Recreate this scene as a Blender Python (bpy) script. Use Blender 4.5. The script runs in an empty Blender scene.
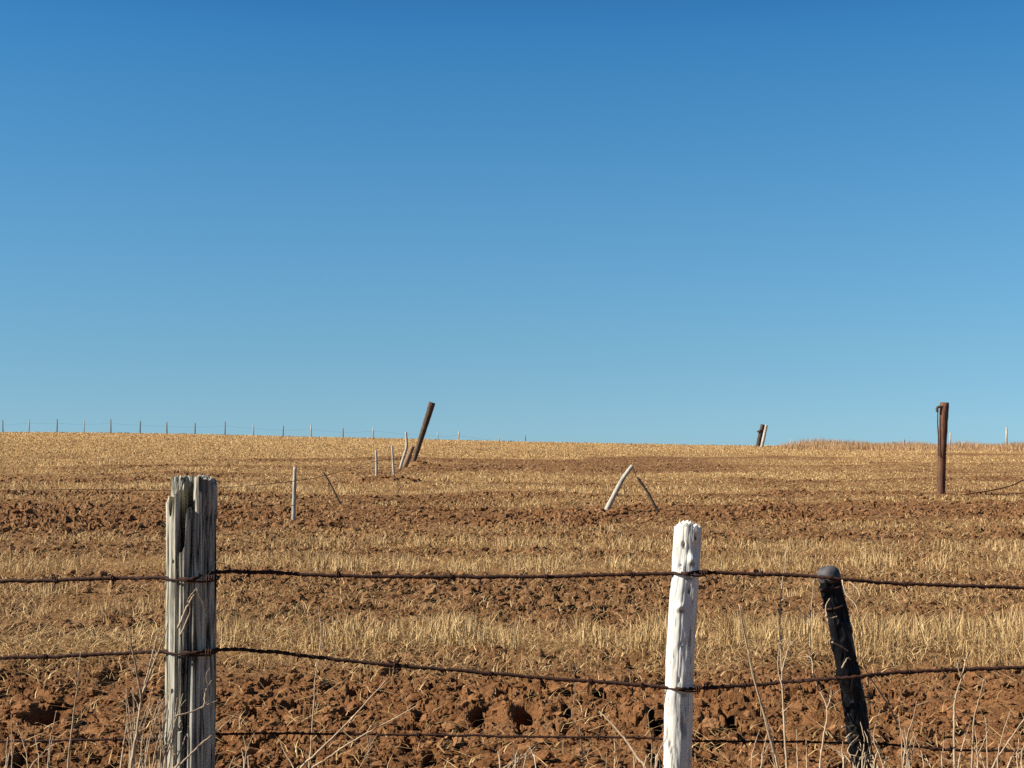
import bpy, math, random
import numpy as np
from mathutils import Vector

random.seed(7)
rng = np.random.default_rng(7)
scene = bpy.context.scene
COL = scene.collection
PI = math.pi

# ------------------------------------------------------------------ camera
FPX = 50.0 / 36.0 * 1024
CAMZ = 1.3
PITCH = math.atan(66.0 / FPX)
cam_data = bpy.data.cameras.new('camera')
cam_data.lens = 50.0
cam_data.sensor_width = 36.0
cam_data.clip_start = 0.05
cam_data.clip_end = 5000
cam = bpy.data.objects.new('camera', cam_data)
cam.location = (0, 0, CAMZ)
cam.rotation_euler = (PI / 2 + PITCH, 0, 0)
COL.objects.link(cam)
scene.camera = cam
CP, SP = math.cos(PITCH), math.sin(PITCH)


def at(px, py, d):
    """world point that stands at depth d (metres along +Y) on the sight line of a photo pixel"""
    cx = (px - 512) / FPX
    cy = (384 - py) / FPX
    v = np.array([cx, CP - cy * SP, SP + cy * CP])
    v = v * (d / v[1])
    return np.array([0, 0, CAMZ]) + v


def elev_tan(py):
    cy = (384 - py) / FPX
    return (SP + cy * CP) / (CP - cy * SP)


def ypix(z, d):
    """photo row of a point at height z and depth d (arrays)"""
    t = (z - CAMZ) / np.maximum(d, 0.1)
    return 384 - FPX * (t * CP - SP) / (CP + t * SP)


# ------------------------------------------------------------------ noise
def _hash(ix, iy, seed):
    h = (ix.astype(np.int64) * 374761393 + iy.astype(np.int64) * 668265263 + seed * 1442695041) & 0xFFFFFFFF
    h = ((h ^ (h >> 13)) * 1274126177) & 0xFFFFFFFF
    h = ((h ^ (h >> 16)) * 2246822519) & 0xFFFFFFFF
    h = h ^ (h >> 15)
    return (h & 0xFFFFFF).astype(np.float64) / 0xFFFFFF


def vnoise(x, y, seed=0):
    x = np.asarray(x, float); y = np.asarray(y, float)
    ix = np.floor(x); iy = np.floor(y)
    fx = x - ix; fy = y - iy
    fx = fx * fx * (3 - 2 * fx); fy = fy * fy * (3 - 2 * fy)
    a = _hash(ix, iy, seed); b = _hash(ix + 1, iy, seed)
    c = _hash(ix, iy + 1, seed); e = _hash(ix + 1, iy + 1, seed)
    return (a * (1 - fx) + b * fx) * (1 - fy) + (c * (1 - fx) + e * fx) * fy


def fbm(x, y, seed=0, octaves=3):
    s = 0; a = 1; t = 0
    for k in range(octaves):
        s = s + a * vnoise(x * 2 ** k + 17.3 * k, y * 2 ** k - 9.1 * k, seed + k)
        t += a; a *= 0.5
    return s / t


def worley(x, y, seed=0):
    ix = np.floor(x); iy = np.floor(y)
    f1 = np.full(x.shape, 9.0); f2 = np.full(x.shape, 9.0); cid = np.zeros(x.shape)
    for ox in (-1, 0, 1):
        for oy in (-1, 0, 1):
            jx = ix + ox; jy = iy + oy
            px = jx + _hash(jx, jy, seed); py = jy + _hash(jx, jy, seed + 31)
            dd = np.hypot(x - px, y - py)
            near = dd < f1
            f2 = np.where(near, f1, np.minimum(f2, dd))
            cid = np.where(near, _hash(jx, jy, seed + 77), cid)
            f1 = np.where(near, dd, f1)
    return f1, f2, cid


def sstep(a, b, x):
    t = np.clip((x - a) / (b - a), 0, 1)
    return t * t * (3 - 2 * t)


# ------------------------------------------------------------------ the lie of the land
CREST_D = 100.0
CREST_PX = [-900, 0, 100, 200, 300, 400, 500, 600, 700, 760, 800, 900, 1024, 1900]
CREST_PY = [429, 432.5, 433, 434.5, 437, 439, 441.5, 443.5, 445.3, 446, 446.2, 447, 447.5, 446]
CREST_U = [(p - 512) / FPX for p in CREST_PX]
CREST_T = [elev_tan(p) for p in CREST_PY]


def ground(x, d):
    x = np.asarray(x, float); d = np.asarray(d, float)
    u = x / np.maximum(np.abs(d), 3.0)
    s = CAMZ / CREST_D + np.interp(u, CREST_U, CREST_T)
    z = s * np.clip(d, -40, None)
    over = np.clip(d - CREST_D, 0, 80)
    z = z - 0.002 * over ** 2 - 0.32 * np.clip(d - CREST_D - 80, 0, None)
    z = np.maximum(z, -60)
    return z


STRAW_L = [(430, .9), (446, .85), (455, .85), (458, .5), (462, .8), (466, .5), (470, .75), (477, .45), (481, .85), (487, .95), (490, .35),
           (500, .42), (507, .10), (530, .10), (536, .7), (542, .35), (549, .35), (553, .32), (557, .95), (567, .9), (573, .35), (576, .35), (586, .4), (592, .7),
           (600, .45), (610, .5), (618, .55), (626, .15), (634, .4), (638, 1.1), (648, 1.1), (651, .42), (680, .25), (690, .05), (768, .02)]
STRAW_M = [(430, .9), (455, .85), (463, .8), (466, .42), (470, .7), (474, .45), (478, .65), (484, .5), (490, .65), (494, .55), (500, .65),
           (507, .5), (510, .08), (522, .08), (528, .6), (534, .45), (539, .35), (543, .95), (547, .95), (551, .36), (558, .36), (563, 1.05), (571, 1.05), (575, .26),
           (590, .26), (598, .3), (604, .32), (620, .3), (628, .6), (634, 1.1), (646, 1.15), (649, .42), (675, .38), (684, .2), (700, .02)]
STRAW_R = [(430, .9), (450, .9), (457, .9), (460, .4), (463, .8), (466, .4), (470, .7), (476, .75), (480, .5), (492, .48), (497, .75),
           (503, .8), (506, .1), (517, .1), (521, .6), (528, .6), (534, .35), (541, .35), (546, .9), (552, .85), (556, .38), (561, .85), (569, .8), (576, .38), (590, .45),
           (600, .42), (606, .4), (622, .45), (630, 1), (643, 1.1), (647, .7), (655, .5), (662, .55), (668, .35), (676, .1), (700, .02)]


def straw(x, d):
    """how much stubble stands at a place on the field, 0..1"""
    z = ground(x, d)
    y = ypix(z, d)
    lim = np.clip((y - 440) / 25, 0, 1)
    px = 512 + FPX * x / np.maximum(d, .5)
    y = y + lim * ((vnoise(x * 0.5 + 3, d * .3, 5) - .5) * 6 + (vnoise(x * 2.2, d * 2, 6) - .5) * 3 * np.clip((y - 480) / 60, 0, 1))
    l = np.interp(y, *zip(*STRAW_L)); m = np.interp(y, *zip(*STRAW_M)); r = np.interp(y, *zip(*STRAW_R))
    a = sstep(130, 430, px); b = sstep(560, 860, px)
    s = l * (1 - a) + (m * (1 - b) + r * b) * a
    s = s * (0.6 + 0.8 * fbm(x * .9, d * .6, 11, 3))
    s = np.where(y > 505, np.clip((s - .22) * 1.45, .04, 1.1), s * (.5 + .5 * s))
    streak = fbm(px * .005 + 40, y * .36, 13, 2) * .6 + .4 * vnoise(px * .002, y * .22, 14)
    s = s * np.where(y < 505, .10 + 1.75 * np.maximum(sstep(.30, .58, streak), 1 - sstep(446, 452, y)), 1)
    s = np.where(d < 5.0, 0.10 + .25 * vnoise(x, d, 12), s)
    return np.clip(s, 0, 1)


def dusty(x, d):
    """0 for freshly turned orange soil, 1 for the older dusty brown soil"""
    y = ypix(ground(x, d), d) + 22 * (fbm(x * 1.5, d * 1.2, 15, 2) - .5)
    return np.interp(y, [430, 500, 508, 522, 530, 668, 692], [.9, .85, .75, .75, 1, .85, .05])


# ------------------------------------------------------------------ mesh helpers
def link(o, parent=None):
    COL.objects.link(o)
    if parent is not None:
        o.parent = parent
    return o


def mesh_np(name, verts, faces, mat, smooth=True, attrs=None, parent=None):
    """verts (n,3), faces (m,3) or (m,4) int arrays, or a list of such arrays"""
    fl = faces if isinstance(faces, list) else [faces]
    fl = [np.asarray(f, np.int32) for f in fl if len(f)]
    me = bpy.data.meshes.new(name)
    verts = np.asarray(verts, np.float32)
    me.vertices.add(len(verts))
    me.vertices.foreach_set('co', verts.ravel())
    loops = np.concatenate([f.ravel() for f in fl])
    tot = np.concatenate([np.full(len(f), f.shape[1], np.int32) for f in fl])
    start = np.concatenate([[0], np.cumsum(tot)[:-1]]).astype(np.int32)
    me.loops.add(len(loops))
    me.loops.foreach_set('vertex_index', loops)
    me.polygons.add(len(tot))
    me.polygons.foreach_set('loop_start', start)
    me.polygons.foreach_set('loop_total', tot)
    me.polygons.foreach_set('use_smooth', np.full(len(tot), smooth, bool))
    for k, v in (attrs or {}).items():
        a = me.attributes.new(k, 'FLOAT', 'POINT')
        a.data.foreach_set('value', np.asarray(v, np.float32))
    me.update(calc_edges=True)
    me.validate()
    me.materials.append(mat)
    o = bpy.data.objects.new(name, me)
    return link(o, parent)


class MB:
    """collects tubes and lumps that belong to one mesh"""
    def __init__(self):
        self.v = []; self.q = []; self.t = []; self.n = 0

    def tube(self, pts, radii, sides=8, cap=True, rough=0.0, phase=0.0, seed=0):
        pts = np.asarray(pts, float)
        n = len(pts)
        radii = np.broadcast_to(np.asarray(radii, float), (n,))
        tang = np.gradient(pts, axis=0)
        tang /= np.linalg.norm(tang, axis=1)[:, None] + 1e-12
        ref = np.array([0, 0, 1.0]) if abs(tang[0][2]) < .8 else np.array([0, 1.0, 0])
        ring0 = self.n
        r_ = np.random.default_rng(seed + n)
        a = None
        for i in range(n):
            if a is None:
                a = np.cross(tang[i], ref)
            a = a - tang[i] * a.dot(tang[i]); a /= np.linalg.norm(a) + 1e-12
            b = np.cross(tang[i], a)
            th = np.linspace(0, 2 * PI, sides, endpoint=False) + phase
            rr = radii[i] * (1 + rough * (r_.random(sides) - .5))
            self.v.append(pts[i] + np.outer(np.cos(th) * rr, a) + np.outer(np.sin(th) * rr, b))
        for i in range(n - 1):
            for k in range(sides):
                k2 = (k + 1) % sides
                self.q.append((ring0 + i * sides + k, ring0 + i * sides + k2, ring0 + (i + 1) * sides + k2, ring0 + (i + 1) * sides + k))
        self.n += n * sides
        if cap:
            self.v.append(pts[[0, -1]])
            for k in range(sides):
                k2 = (k + 1) % sides
                self.t.append((self.n, ring0 + k2, ring0 + k))
                self.t.append((self.n + 1, ring0 + (n - 1) * sides + k, ring0 + (n - 1) * sides + k2))
            self.n += 2
        return self

    def build(self, name, mat, parent=None, smooth=True, origin=None):
        v = np.concatenate(self.v)
        if origin is not None:
            v = v - np.asarray(origin)
        o = mesh_np(name, v, [np.array(self.q).reshape(-1, 4), np.array(self.t).reshape(-1, 3)], mat, smooth, None, parent)
        if origin is not None and parent is None:
            o.location = tuple(origin)
        return o


def tag(o, label=None, cat=None, group=None, kind=None):
    if label: o['label'] = label
    if cat: o['category'] = cat
    if group: o['group'] = group
    if kind: o['kind'] = kind
    return o


def bez(pts, n=12):
    """smooth path through the points (Catmull-Rom)"""
    P = [np.asarray(p, float) for p in pts]
    if len(P) == 2:
        return np.array([P[0] + (P[1] - P[0]) * t for t in np.linspace(0, 1, n)])
    P = [2 * P[0] - P[1]] + P + [2 * P[-1] - P[-2]]
    out = []
    for i in range(1, len(P) - 2):
        for t in np.linspace(0, 1, n, endpoint=False):
            a, b, c, e = P[i - 1], P[i], P[i + 1], P[i + 2]
            out.append(.5 * ((2 * b) + (c - a) * t + (2 * a - 5 * b + 4 * c - e) * t * t + (3 * b - a - 3 * c + e) * t ** 3))
    out.append(P[-2])
    return np.array(out)


# ------------------------------------------------------------------ materials
class NT:
    def __init__(self, name, rough=.9, spec=.15):
        self.m = bpy.data.materials.new(name); self.m.use_nodes = True
        self.t = self.m.node_tree
        self.b = self.t.nodes['Principled BSDF']
        self.b.inputs['Roughness'].default_value = rough
        self.b.inputs['Specular IOR Level'].default_value = spec

    def n(self, kind, **kw):
        x = self.t.nodes.new(kind)
        for k, v in kw.items():
            if k in x.inputs: x.inputs[k].default_value = v
            else: setattr(x, k, v)
        return x

    def l(self, a, b): self.t.links.new(a, b)

    def coord(self, scale=(1, 1, 1)):
        c = self.n('ShaderNodeTexCoord'); m = self.n('ShaderNodeMapping')
        m.inputs['Scale'].default_value = scale
        self.l(c.outputs['Object'], m.inputs['Vector'])
        return m.outputs['Vector']

    def noise(self, vec, scale, detail=4, rough=.55, dist=0.0):
        x = self.n('ShaderNodeTexNoise')
        x.inputs['Scale'].default_value = scale; x.inputs['Detail'].default_value = detail
        x.inputs['Roughness'].default_value = rough; x.inputs['Distortion'].default_value = dist
        self.l(vec, x.inputs['Vector'])
        return x.outputs['Fac']

    def ramp(self, fac, stops):
        r = self.n('ShaderNodeValToRGB')
        e = r.color_ramp.elements
        while len(e) > 1: e.remove(e[-1])
        e[0].position = stops[0][0]; e[0].color = (*stops[0][1], 1)
        for p, c in stops[1:]:
            k = e.new(p); k.color = (*c, 1)
        self.l(fac, r.inputs['Fac'])
        return r.outputs['Color']

    def mix(self, fac, a, b, mode='MIX'):
        x = self.n('ShaderNodeMix', data_type='RGBA', blend_type=mode)
        for s, v in ((0, fac), (6, a), (7, b)):
            if isinstance(v, (int, float)): x.inputs[s].default_value = v
            elif isinstance(v, tuple): x.inputs[s].default_value = (*v, 1)
            else: self.l(v, x.inputs[s])
        return x.outputs[2]

    def bump(self, h, strength=.5, dist=.01):
        b = self.n('ShaderNodeBump'); b.inputs['Strength'].default_value = strength; b.inputs['Distance'].default_value = dist
        self.l(h, b.inputs['Height']); self.l(b.outputs['Normal'], self.b.inputs['Normal'])

    def base(self, c): self.l(c, self.b.inputs['Base Color']); return self

    def attr(self, name): return self.n('ShaderNodeAttribute', attribute_name=name).outputs['Fac']


def mat_soil():
    m = NT('red_soil', .95, .05)
    v = m.coord()
    n1 = m.noise(v, 2.6, 8, .68)
    soil = m.ramp(n1, [(.28, SOIL_D), (.5, SOIL_M), (.74, SOIL_L)])
    dusty = m.ramp(n1, [(.28, DUST_D), (.5, DUST_M), (.74, DUST_L)])
    soil = m.mix(m.attr('dust'), soil, dusty)
    fine = m.ramp(m.noise(v, 38, 5, .7), [(.3, (.62, .6, .58)), (.55, (1, 1, 1)), (.75, (1.35, 1.35, 1.35))])
    soil = m.mix(1.0, soil, fine, 'MULTIPLY')
    litter = m.ramp(m.noise(m.coord((4, 1.2, 4)), 11, 6, .7), [(.3, LIT_D), (.5, LIT_M), (.72, LIT_L)])
    m.base(m.mix(m.attr('cover'), soil, litter))
    m.bump(m.noise(v, 75, 8, .75), .9, .02)
    return m.m


SOIL_D, SOIL_M, SOIL_L = (.12, .053, .021), (.215, .098, .040), (.285, .146, .066)
DUST_D, DUST_M, DUST_L = (.088, .040, .018), (.185, .093, .041), (.27, .152, .076)
LIT_D, LIT_M, LIT_L = (.15, .082, .033), (.33, .194, .077), (.47, .302, .128)


def mat_clod():
    m = NT('clod_soil', .95, .05)
    v = m.coord()
    c = m.ramp(m.attr('tint'), [(0, SOIL_D), (.5, SOIL_M), (1, SOIL_L)])
    c = m.mix(m.attr('dust'), c, m.ramp(m.attr('tint'), [(0, DUST_D), (.5, DUST_M), (1, DUST_L)]))
    fine = m.ramp(m.noise(v, 45, 5, .7), [(.3, (.65, .62, .6)), (.55, (1, 1, 1)), (.75, (1.3, 1.3, 1.3))])
    m.base(m.mix(1.0, c, fine, 'MULTIPLY'))
    m.bump(m.noise(v, 90, 7, .75), .8, .012)
    return m.m


def mat_straw(name, lo, mid, hi):
    m = NT(name, .7, .25)
    m.base(m.ramp(m.attr('tint'), [(0, lo), (.5, mid), (1, hi)]))
    return m.m


def mat_wood(name, dark, mid, light, sx=1.0, crack=(.02, .017, .014), crack_at=.36, bump=.6):
    """weathered wood: grain runs along local z"""
    m = NT(name, .88, .12)
    v = m.coord((26 * sx, 26 * sx, 1.6 * sx))
    g = m.noise(v, 3.2, 7, .62, .6)
    c = m.ramp(g, [(crack_at - .05, crack), (crack_at + .02, dark), (.5, mid), (.7, light)])
    big = m.ramp(m.noise(m.coord((5 * sx, 5 * sx, 2.5 * sx)), 2, 4), [(.3, (.75, .76, .76)), (.6, (1.08, 1.04, .98))])
    c = m.mix(1.0, c, big, 'MULTIPLY')
    m.base(m.mix(m.attr('stain_or_shade'), c, (.02, .017, .013)))  # near-black also paints the shade inside the grey post's split
    m.bump(g, bump, .006)
    return m.m


def mat_plain(name, a, b, rough=.8, scale=20, spec=.2, metal=0.0):
    m = NT(name, rough, spec)
    n = m.noise(m.coord(), scale, 5, .65)
    m.base(m.ramp(n, [(.3, a), (.7, b)]))
    m.bump(n, .4, .004)
    m.b.inputs['Metallic'].default_value = metal
    return m.m


def mat_paint():
    m = NT('flaking_white_paint', .55, .3)
    v = m.coord((20, 20, 4))
    n = m.noise(v, 2.3, 8, .68, .4)
    c = m.ramp(n, [(.33, (.13, .115, .09)), (.395, (.27, .25, .21)), (.425, (.54, .52, .46)), (.6, (.63, .61, .54))])
    m.base(m.mix(m.attr('stain_or_shade'), c, (.035, .03, .025)))
    m.bump(m.noise(m.coord((16, 16, 3)), 3, 7, .65), .35, .005)
    return m.m


M_SOIL = mat_soil()
M_CLOD = mat_clod()
M_STUBBLE = mat_straw('stubble_straw', (.18, .097, .039), (.405, .257, .108), (.63, .462, .225))
M_TALL = mat_straw('tall_dry_grass', (.25, .14, .07), (.38, .23, .115), (.46, .31, .16))
M_STALK = mat_plain('dry_stalk', (.23, .16, .095), (.44, .335, .22), .75, 30)
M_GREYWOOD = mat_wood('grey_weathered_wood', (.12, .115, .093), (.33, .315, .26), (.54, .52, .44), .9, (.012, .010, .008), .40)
M_PAINT = mat_paint()
M_CHAR = NT('charred_wood', .42, .4)
M_CHAR.b.inputs['Specular IOR Level'].default_value = .12
_n = M_CHAR.noise(M_CHAR.coord((1, 1, .5)), 30, 6, .65)
M_CHAR.base(M_CHAR.ramp(_n, [(.3, (.002, .002, .003)), (.6, (.006, .006, .007)), (.78, (.03, .033, .038))]))
M_CHAR.bump(_n, .7, .006)
M_CHAR = M_CHAR.m
M_CAP = mat_plain('dull_grey_cap', (.03, .027, .028), (.10, .095, .095), .6, 30, .3)
M_RUST = mat_plain('rusty_wire', (.015, .008, .006), (.055, .022, .013), .85, 90, .2)
M_REDWOOD = mat_wood('red_brown_wood', (.06, .031, .02), (.12, .06, .038), (.18, .10, .068), .7, bump=.5)
M_BROWNWOOD = mat_wood('brown_wood', (.045, .03, .022), (.09, .062, .045), (.17, .13, .10), .7)
M_PALEWOOD = mat_wood('pale_bleached_wood', (.20, .18, .15), (.38, .355, .30), (.50, .47, .41), .7, (.15, .14, .12), .28)
M_TANWOOD = mat_wood('tan_wood', (.14, .085, .05), (.23, .15, .095), (.29, .2, .13), .7, (.10, .07, .05))
M_SKYPOST = mat_plain('grey_post', (.11, .113, .118), (.17, .173, .178), .9, 8)
M_DARKWOOD = mat_wood('dark_wood', (.038, .03, .025), (.075, .06, .048), (.13, .105, .085), .7)

# ------------------------------------------------------------------ the field: one sheet, detailed where it is seen
PITS = [(50, 714, 15, 9), (137, 698, 6, 9), (124, 616, 7, 6), (395, 670, 9, 5), (268, 682, 5, 7), (527, 717, 14, 10), (478, 720, 8, 10),
        (567, 714, 5, 7), (597, 694, 6, 6), (632, 664, 7, 6), (728, 722, 6, 12), (112, 674, 7, 6), (20, 762, 9, 6), (590, 650, 5, 4),
        (252, 707, 6, 5), (344, 716, 9, 5), (353, 692, 5, 4), (420, 719, 6, 5), (505, 697, 8, 4), (248, 600, 6, 5), (308, 601, 6, 4),
        (238, 621, 5, 3), (270, 620, 4, 4), (480, 595, 7, 4), (985, 745, 10, 5), (941, 722, 6, 4), (825, 690, 7, 10), (655, 730, 6, 12),
        (655, 755, 7, 8), (430, 756, 6, 8), (408, 745, 5, 7), (170, 690, 6, 5), (715, 700, 8, 3), (560, 600, 5, 4), (900, 590, 6, 3), (1000, 700, 5, 5)]


def ground_hit(px, py):
    lo, hi = 2.0, 99.0
    for _ in range(50):
        mid = .5 * (lo + hi)
        p = at(px, py, mid)
        if p[2] > ground(p[0], p[1]): lo = mid
        else: hi = mid
    p = at(px, py, lo)
    return np.array([p[0], p[1], float(ground(p[0], p[1]))])


PIT_W = [(ground_hit(px, py), w, h) for px, py, w, h in PITS]
BUMPS = [((418, 467), .5, .35, .16), ((388, 482), .6, .4, .13), ((300, 525), .45, .3, .02), ((608, 513), .4, .3, .02), ((943, 498), .3, .2, .02)]


def relief(x, d, s):
    dirt = np.clip(1 - 1.25 * s, 0, 1)
    near = np.clip(1.25 - d / 60, .12, 1)
    wx = x + .06 * (vnoise(x * 11, d * 11, 3) - .5); wd = d + .06 * (vnoise(x * 11, d * 11, 4) - .5)
    h = (fbm(x * 1.1, d * 1.1, 41, 3) - .5) * .08
    f1, f2, c = worley(wx * 5.2, wd * 4.6, 21)
    h = h + (.25 + dirt) * .042 * c * c * sstep(.02, .22, f2 - f1) * (1 - .4 * f1)
    f1, f2, c = worley(wx * 12, wd * 11, 22)
    h = h + (.35 + .9 * dirt) * .020 * (c - .3) * sstep(.0, .2, f2 - f1)
    crack = (1 - sstep(.0, .16, f2 - f1)) * sstep(.55, .75, vnoise(x * 5, d * 5, 42))
    h = h - (.3 + dirt) * .045 * crack
    f1, f2, c = worley(wx * 30, wd * 27, 23)
    h = h + (.6 + .7 * dirt) * .017 * c * sstep(.0, .16, f2 - f1)
    h = h + .014 * (fbm(x * 45, d * 45, 24, 2) - .5)
    h = h * np.where(d < 8, .66, 1) * (1 - .25 * sstep(.4, .9, dusty(x, d)) * (d < 14)) * (.45 + 1.0 * sstep(.3, .7, vnoise(x * 1.3 + 7, d * .9, 44)))
    return (h - .022) * near


def build_field():
    uc = np.arange(-.56, .56001, .0012)
    ue = [.56]
    st = .002
    while ue[-1] < 5:
        ue.append(ue[-1] + st); st *= 1.09
    ue = np.array(ue[1:])
    u = np.concatenate([-ue[::-1], uc, ue])
    rows = [-300, -200, -120, -70, -40, -22, -12, -7, -4, -2, -1, 0, .6, 1.2, 1.7, 2.1, 2.5]
    d = 2.8
    while d < 2600:
        rows.append(d)
        d *= 1.01 if d < 4.2 else 1.0020 if d < 14 else 1.0032 if d < 40 else 1.006 if d < 112 else 1.08
    rows = np.array(rows)
    U, D = np.meshgrid(u, rows)
    X = U * np.where(D > 3, D, np.sqrt(D * D + 9) * 1.0)
    X = np.where(D > 3, U * D, U * np.sqrt(np.clip(3 - D, 0, None) ** 2 * .5 + 9))
    Z = ground(X, D)
    S = straw(X, D)
    Z = Z + np.where((D > 2.5) & (D < 115), relief(X, D, S), 0)
    for p, w, h in PIT_W:
        k = FPX / p[1]
        rx = .82 * w / k; rd = .82 * h / k / .24
        g = ((X - p[0]) / rx) ** 2 + ((D - p[1]) / rd) ** 2
        Z = Z - np.where(g < 4, (.22 + 4 * rx) * np.exp(-g * g * g), 0)
        lip = ((X - p[0] + 1.75 * rx) / (.75 * rx)) ** 2 + ((D - p[1]) / (1.1 * rd)) ** 2
        Z = Z + np.where(lip < 5, (.015 + .6 * rx) * np.exp(-lip), 0)
    for (px, py), rx, rd, hh in BUMPS:
        p = ground_hit(px, py)
        Z = Z + hh * np.exp(-((X - p[0]) / rx) ** 2 - ((D - p[1]) / rd) ** 2)
    nr, nc = X.shape
    idx = np.arange(nr * nc).reshape(nr, nc)
    f = np.stack([idx[:-1, :-1], idx[:-1, 1:], idx[1:, 1:], idx[1:, :-1]], -1).reshape(-1, 4)
    far = np.clip((D - 12) / 40, 0, 1)
    cov = np.clip(S * (.55 + .55 * far) + .25 * (fbm(X * 6, D * 6, 51, 3) - .5) * np.clip(S * 4, 0, 1), 0, 1)
    o = mesh_np('field', np.stack([X, D, Z], -1).reshape(-1, 3), f, M_SOIL, False, {'cover': cov.ravel(), 'dust': dusty(X, D).ravel()})
    tag(o, 'sloping red brown ploughed field with rows of stubble rising to the skyline', 'field', kind='structure')


build_field()


# ------------------------------------------------------------------ clods
def icosphere(sub):
    t = (1 + 5 ** .5) / 2
    v = [(-1, t, 0), (1, t, 0), (-1, -t, 0), (1, -t, 0), (0, -1, t), (0, 1, t), (0, -1, -t), (0, 1, -t), (t, 0, -1), (t, 0, 1), (-t, 0, -1), (-t, 0, 1)]
    f = [(0, 11, 5), (0, 5, 1), (0, 1, 7), (0, 7, 10), (0, 10, 11), (1, 5, 9), (5, 11, 4), (11, 10, 2), (10, 7, 6), (7, 1, 8), (3, 9, 4), (3, 4, 2),
         (3, 2, 6), (3, 6, 8), (3, 8, 9), (4, 9, 5), (2, 4, 11), (6, 2, 10), (8, 6, 7), (9, 8, 1)]
    v = [np.array(p, float) / np.linalg.norm(p) for p in v]
    for _ in range(sub):
        cache = {}; nf = []

        def midp(a, b):
            k = (min(a, b), max(a, b))
            if k not in cache:
                p = v[a] + v[b]; v.append(p / np.linalg.norm(p)); cache[k] = len(v) - 1
            return cache[k]
        for a, b, c in f:
            x, y, z = midp(a, b), midp(b, c), midp(c, a)
            nf += [(a, x, z), (b, y, x), (c, z, y), (x, y, z)]
        f = nf
    return np.array(v), np.array(f)


def clod_variant(sub, seed):
    v, f = icosphere(sub)
    r = np.random.default_rng(seed)
    out = v.copy()
    for _ in range(7):                                  # broken flat faces
        n = r.normal(size=3); n /= np.linalg.norm(n)
        c = r.uniform(.45, .85)
        k = out @ n
        out = out - np.outer(np.clip(k - c, 0, None), n)
    bump = 1 + .16 * np.sin(v @ r.normal(size=3) * 4 + r.random() * 6) * np.sin(v @ r.normal(size=3) * 5) + .10 * (r.random(len(v)) - .5)
    out = out * bump[:, None] * np.array([1, r.uniform(.7, 1), r.uniform(.55, .8)])
    return out, f


def scatter_clods():
    V, F, T, Q = [], [], [], []
    base = 0

    def emit(variants, pos, size, rot, tint):
        nonlocal base
        which = rng.integers(0, len(variants), len(pos))
        for k, (vv, ff) in enumerate(variants):
            sel = np.where(which == k)[0]
            if not len(sel): continue
            c, s = np.cos(rot[sel]), np.sin(rot[sel])
            x = vv[None, :, 0] * c[:, None] - vv[None, :, 1] * s[:, None]
            y = vv[None, :, 0] * s[:, None] + vv[None, :, 1] * c[:, None]
            z = np.broadcast_to(vv[None, :, 2], x.shape)
            P = np.stack([x, y, z], -1) * size[sel][:, None, None] + pos[sel][:, None, :]
            V.append(P.reshape(-1, 3))
            F.append((ff[None] + (base + np.arange(len(sel)) * len(vv))[:, None, None]).reshape(-1, 3))
            T.append(np.repeat(tint[sel], len(vv)))
            Q.append(np.repeat(dusty(pos[sel][:, 0], pos[sel][:, 1]), len(vv)))
            base += len(sel) * len(vv)

    small = [clod_variant(1, 100 + k) for k in range(10)]
    big = [clod_variant(2, 200 + k) for k in range(10)]
    n = 140000
    d = np.exp(rng.uniform(math.log(4.6), math.log(60), n)); u = rng.uniform(-.6, .6, n); x = u * d
    s = straw(x, d)
    keep = rng.random(n) < np.clip(1.05 - 1.5 * s, .05, 1) * (.3 + .9 * fbm(x * 1.3, d * .9, 61, 2)) * np.where(d > 8.5, .95, .36)
    for p, w, h in PIT_W:
        k = FPX / p[1]
        keep &= ((x - p[0]) / (1.4 * w / k)) ** 2 + ((d - p[1]) / (1.3 * h / k / .24)) ** 2 > 1
    x, d, s = x[keep], d[keep], s[keep]
    n = len(x)
    size = .007 * (1 - rng.random(n)) ** -.6
    size = np.clip(size, .008, .042) * np.clip(1.15 - 1.0 * s, .4, 1.1) * np.interp(d, [5, 8, 11, 20, 60], [.9, .95, 1.25, 1.3, 1.3])
    z = ground(x, d) + size * rng.uniform(-.1, .4, n) + relief(x, d, s) * .8
    pos = np.stack([x, d, z], -1)
    rot = rng.uniform(0, 2 * PI, n); tint = np.clip(rng.normal(.5, .22, n), 0, 1)
    bigm = (size > .03) & (d < 22)
    emit(small, pos[~bigm], size[~bigm], rot[~bigm], tint[~bigm])
    emit(big, pos[bigm], size[bigm], rot[bigm], tint[bigm])
    # the larger clods that overhang the deep black gaps
    P, S_, R_ = [], [], []
    for p, w, h in PIT_W:
        k = FPX / p[1]
        rx = w / k; rd = h / k / .24
        for (ox, oy, sc) in ((-1.75, .3, 1.2), (-1.5, -.5, .9), (-.8, 1.3, .9), (.4, 1.4, .8), (1.7, .6, .6)):
            S_.append(rx * sc * random.uniform(.65, .95)); R_.append(random.uniform(0, 6))
            P.append((p[0] + ox * rx, p[1] + oy * rd, p[2] + S_[-1] * .25))
    for (px, py), rx, rd, hh in BUMPS:
        p = ground_hit(px, py)
        for _ in range(26):
            ax, ad = random.gauss(0, rx * .6), random.gauss(0, rd * .6)
            S_.append(random.uniform(.03, .09)); R_.append(random.uniform(0, 6))
            P.append((p[0] + ax, p[1] + ad, p[2] + hh * math.exp(-(ax / rx) ** 2 - (ad / rd) ** 2)))
    P = np.array(P); S_ = np.array(S_)
    emit(big, P, S_, np.array(R_), np.clip(rng.normal(.5, .15, len(P)), 0, 1))
    o = mesh_np('soil_clods', np.concatenate(V), np.concatenate(F), M_CLOD, False, {'tint': np.concatenate(T), 'dust': np.concatenate(Q)})
    tag(o, 'crumbly red brown clods lying all over the ploughed soil', 'soil clods', kind='stuff')


scatter_clods()


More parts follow.
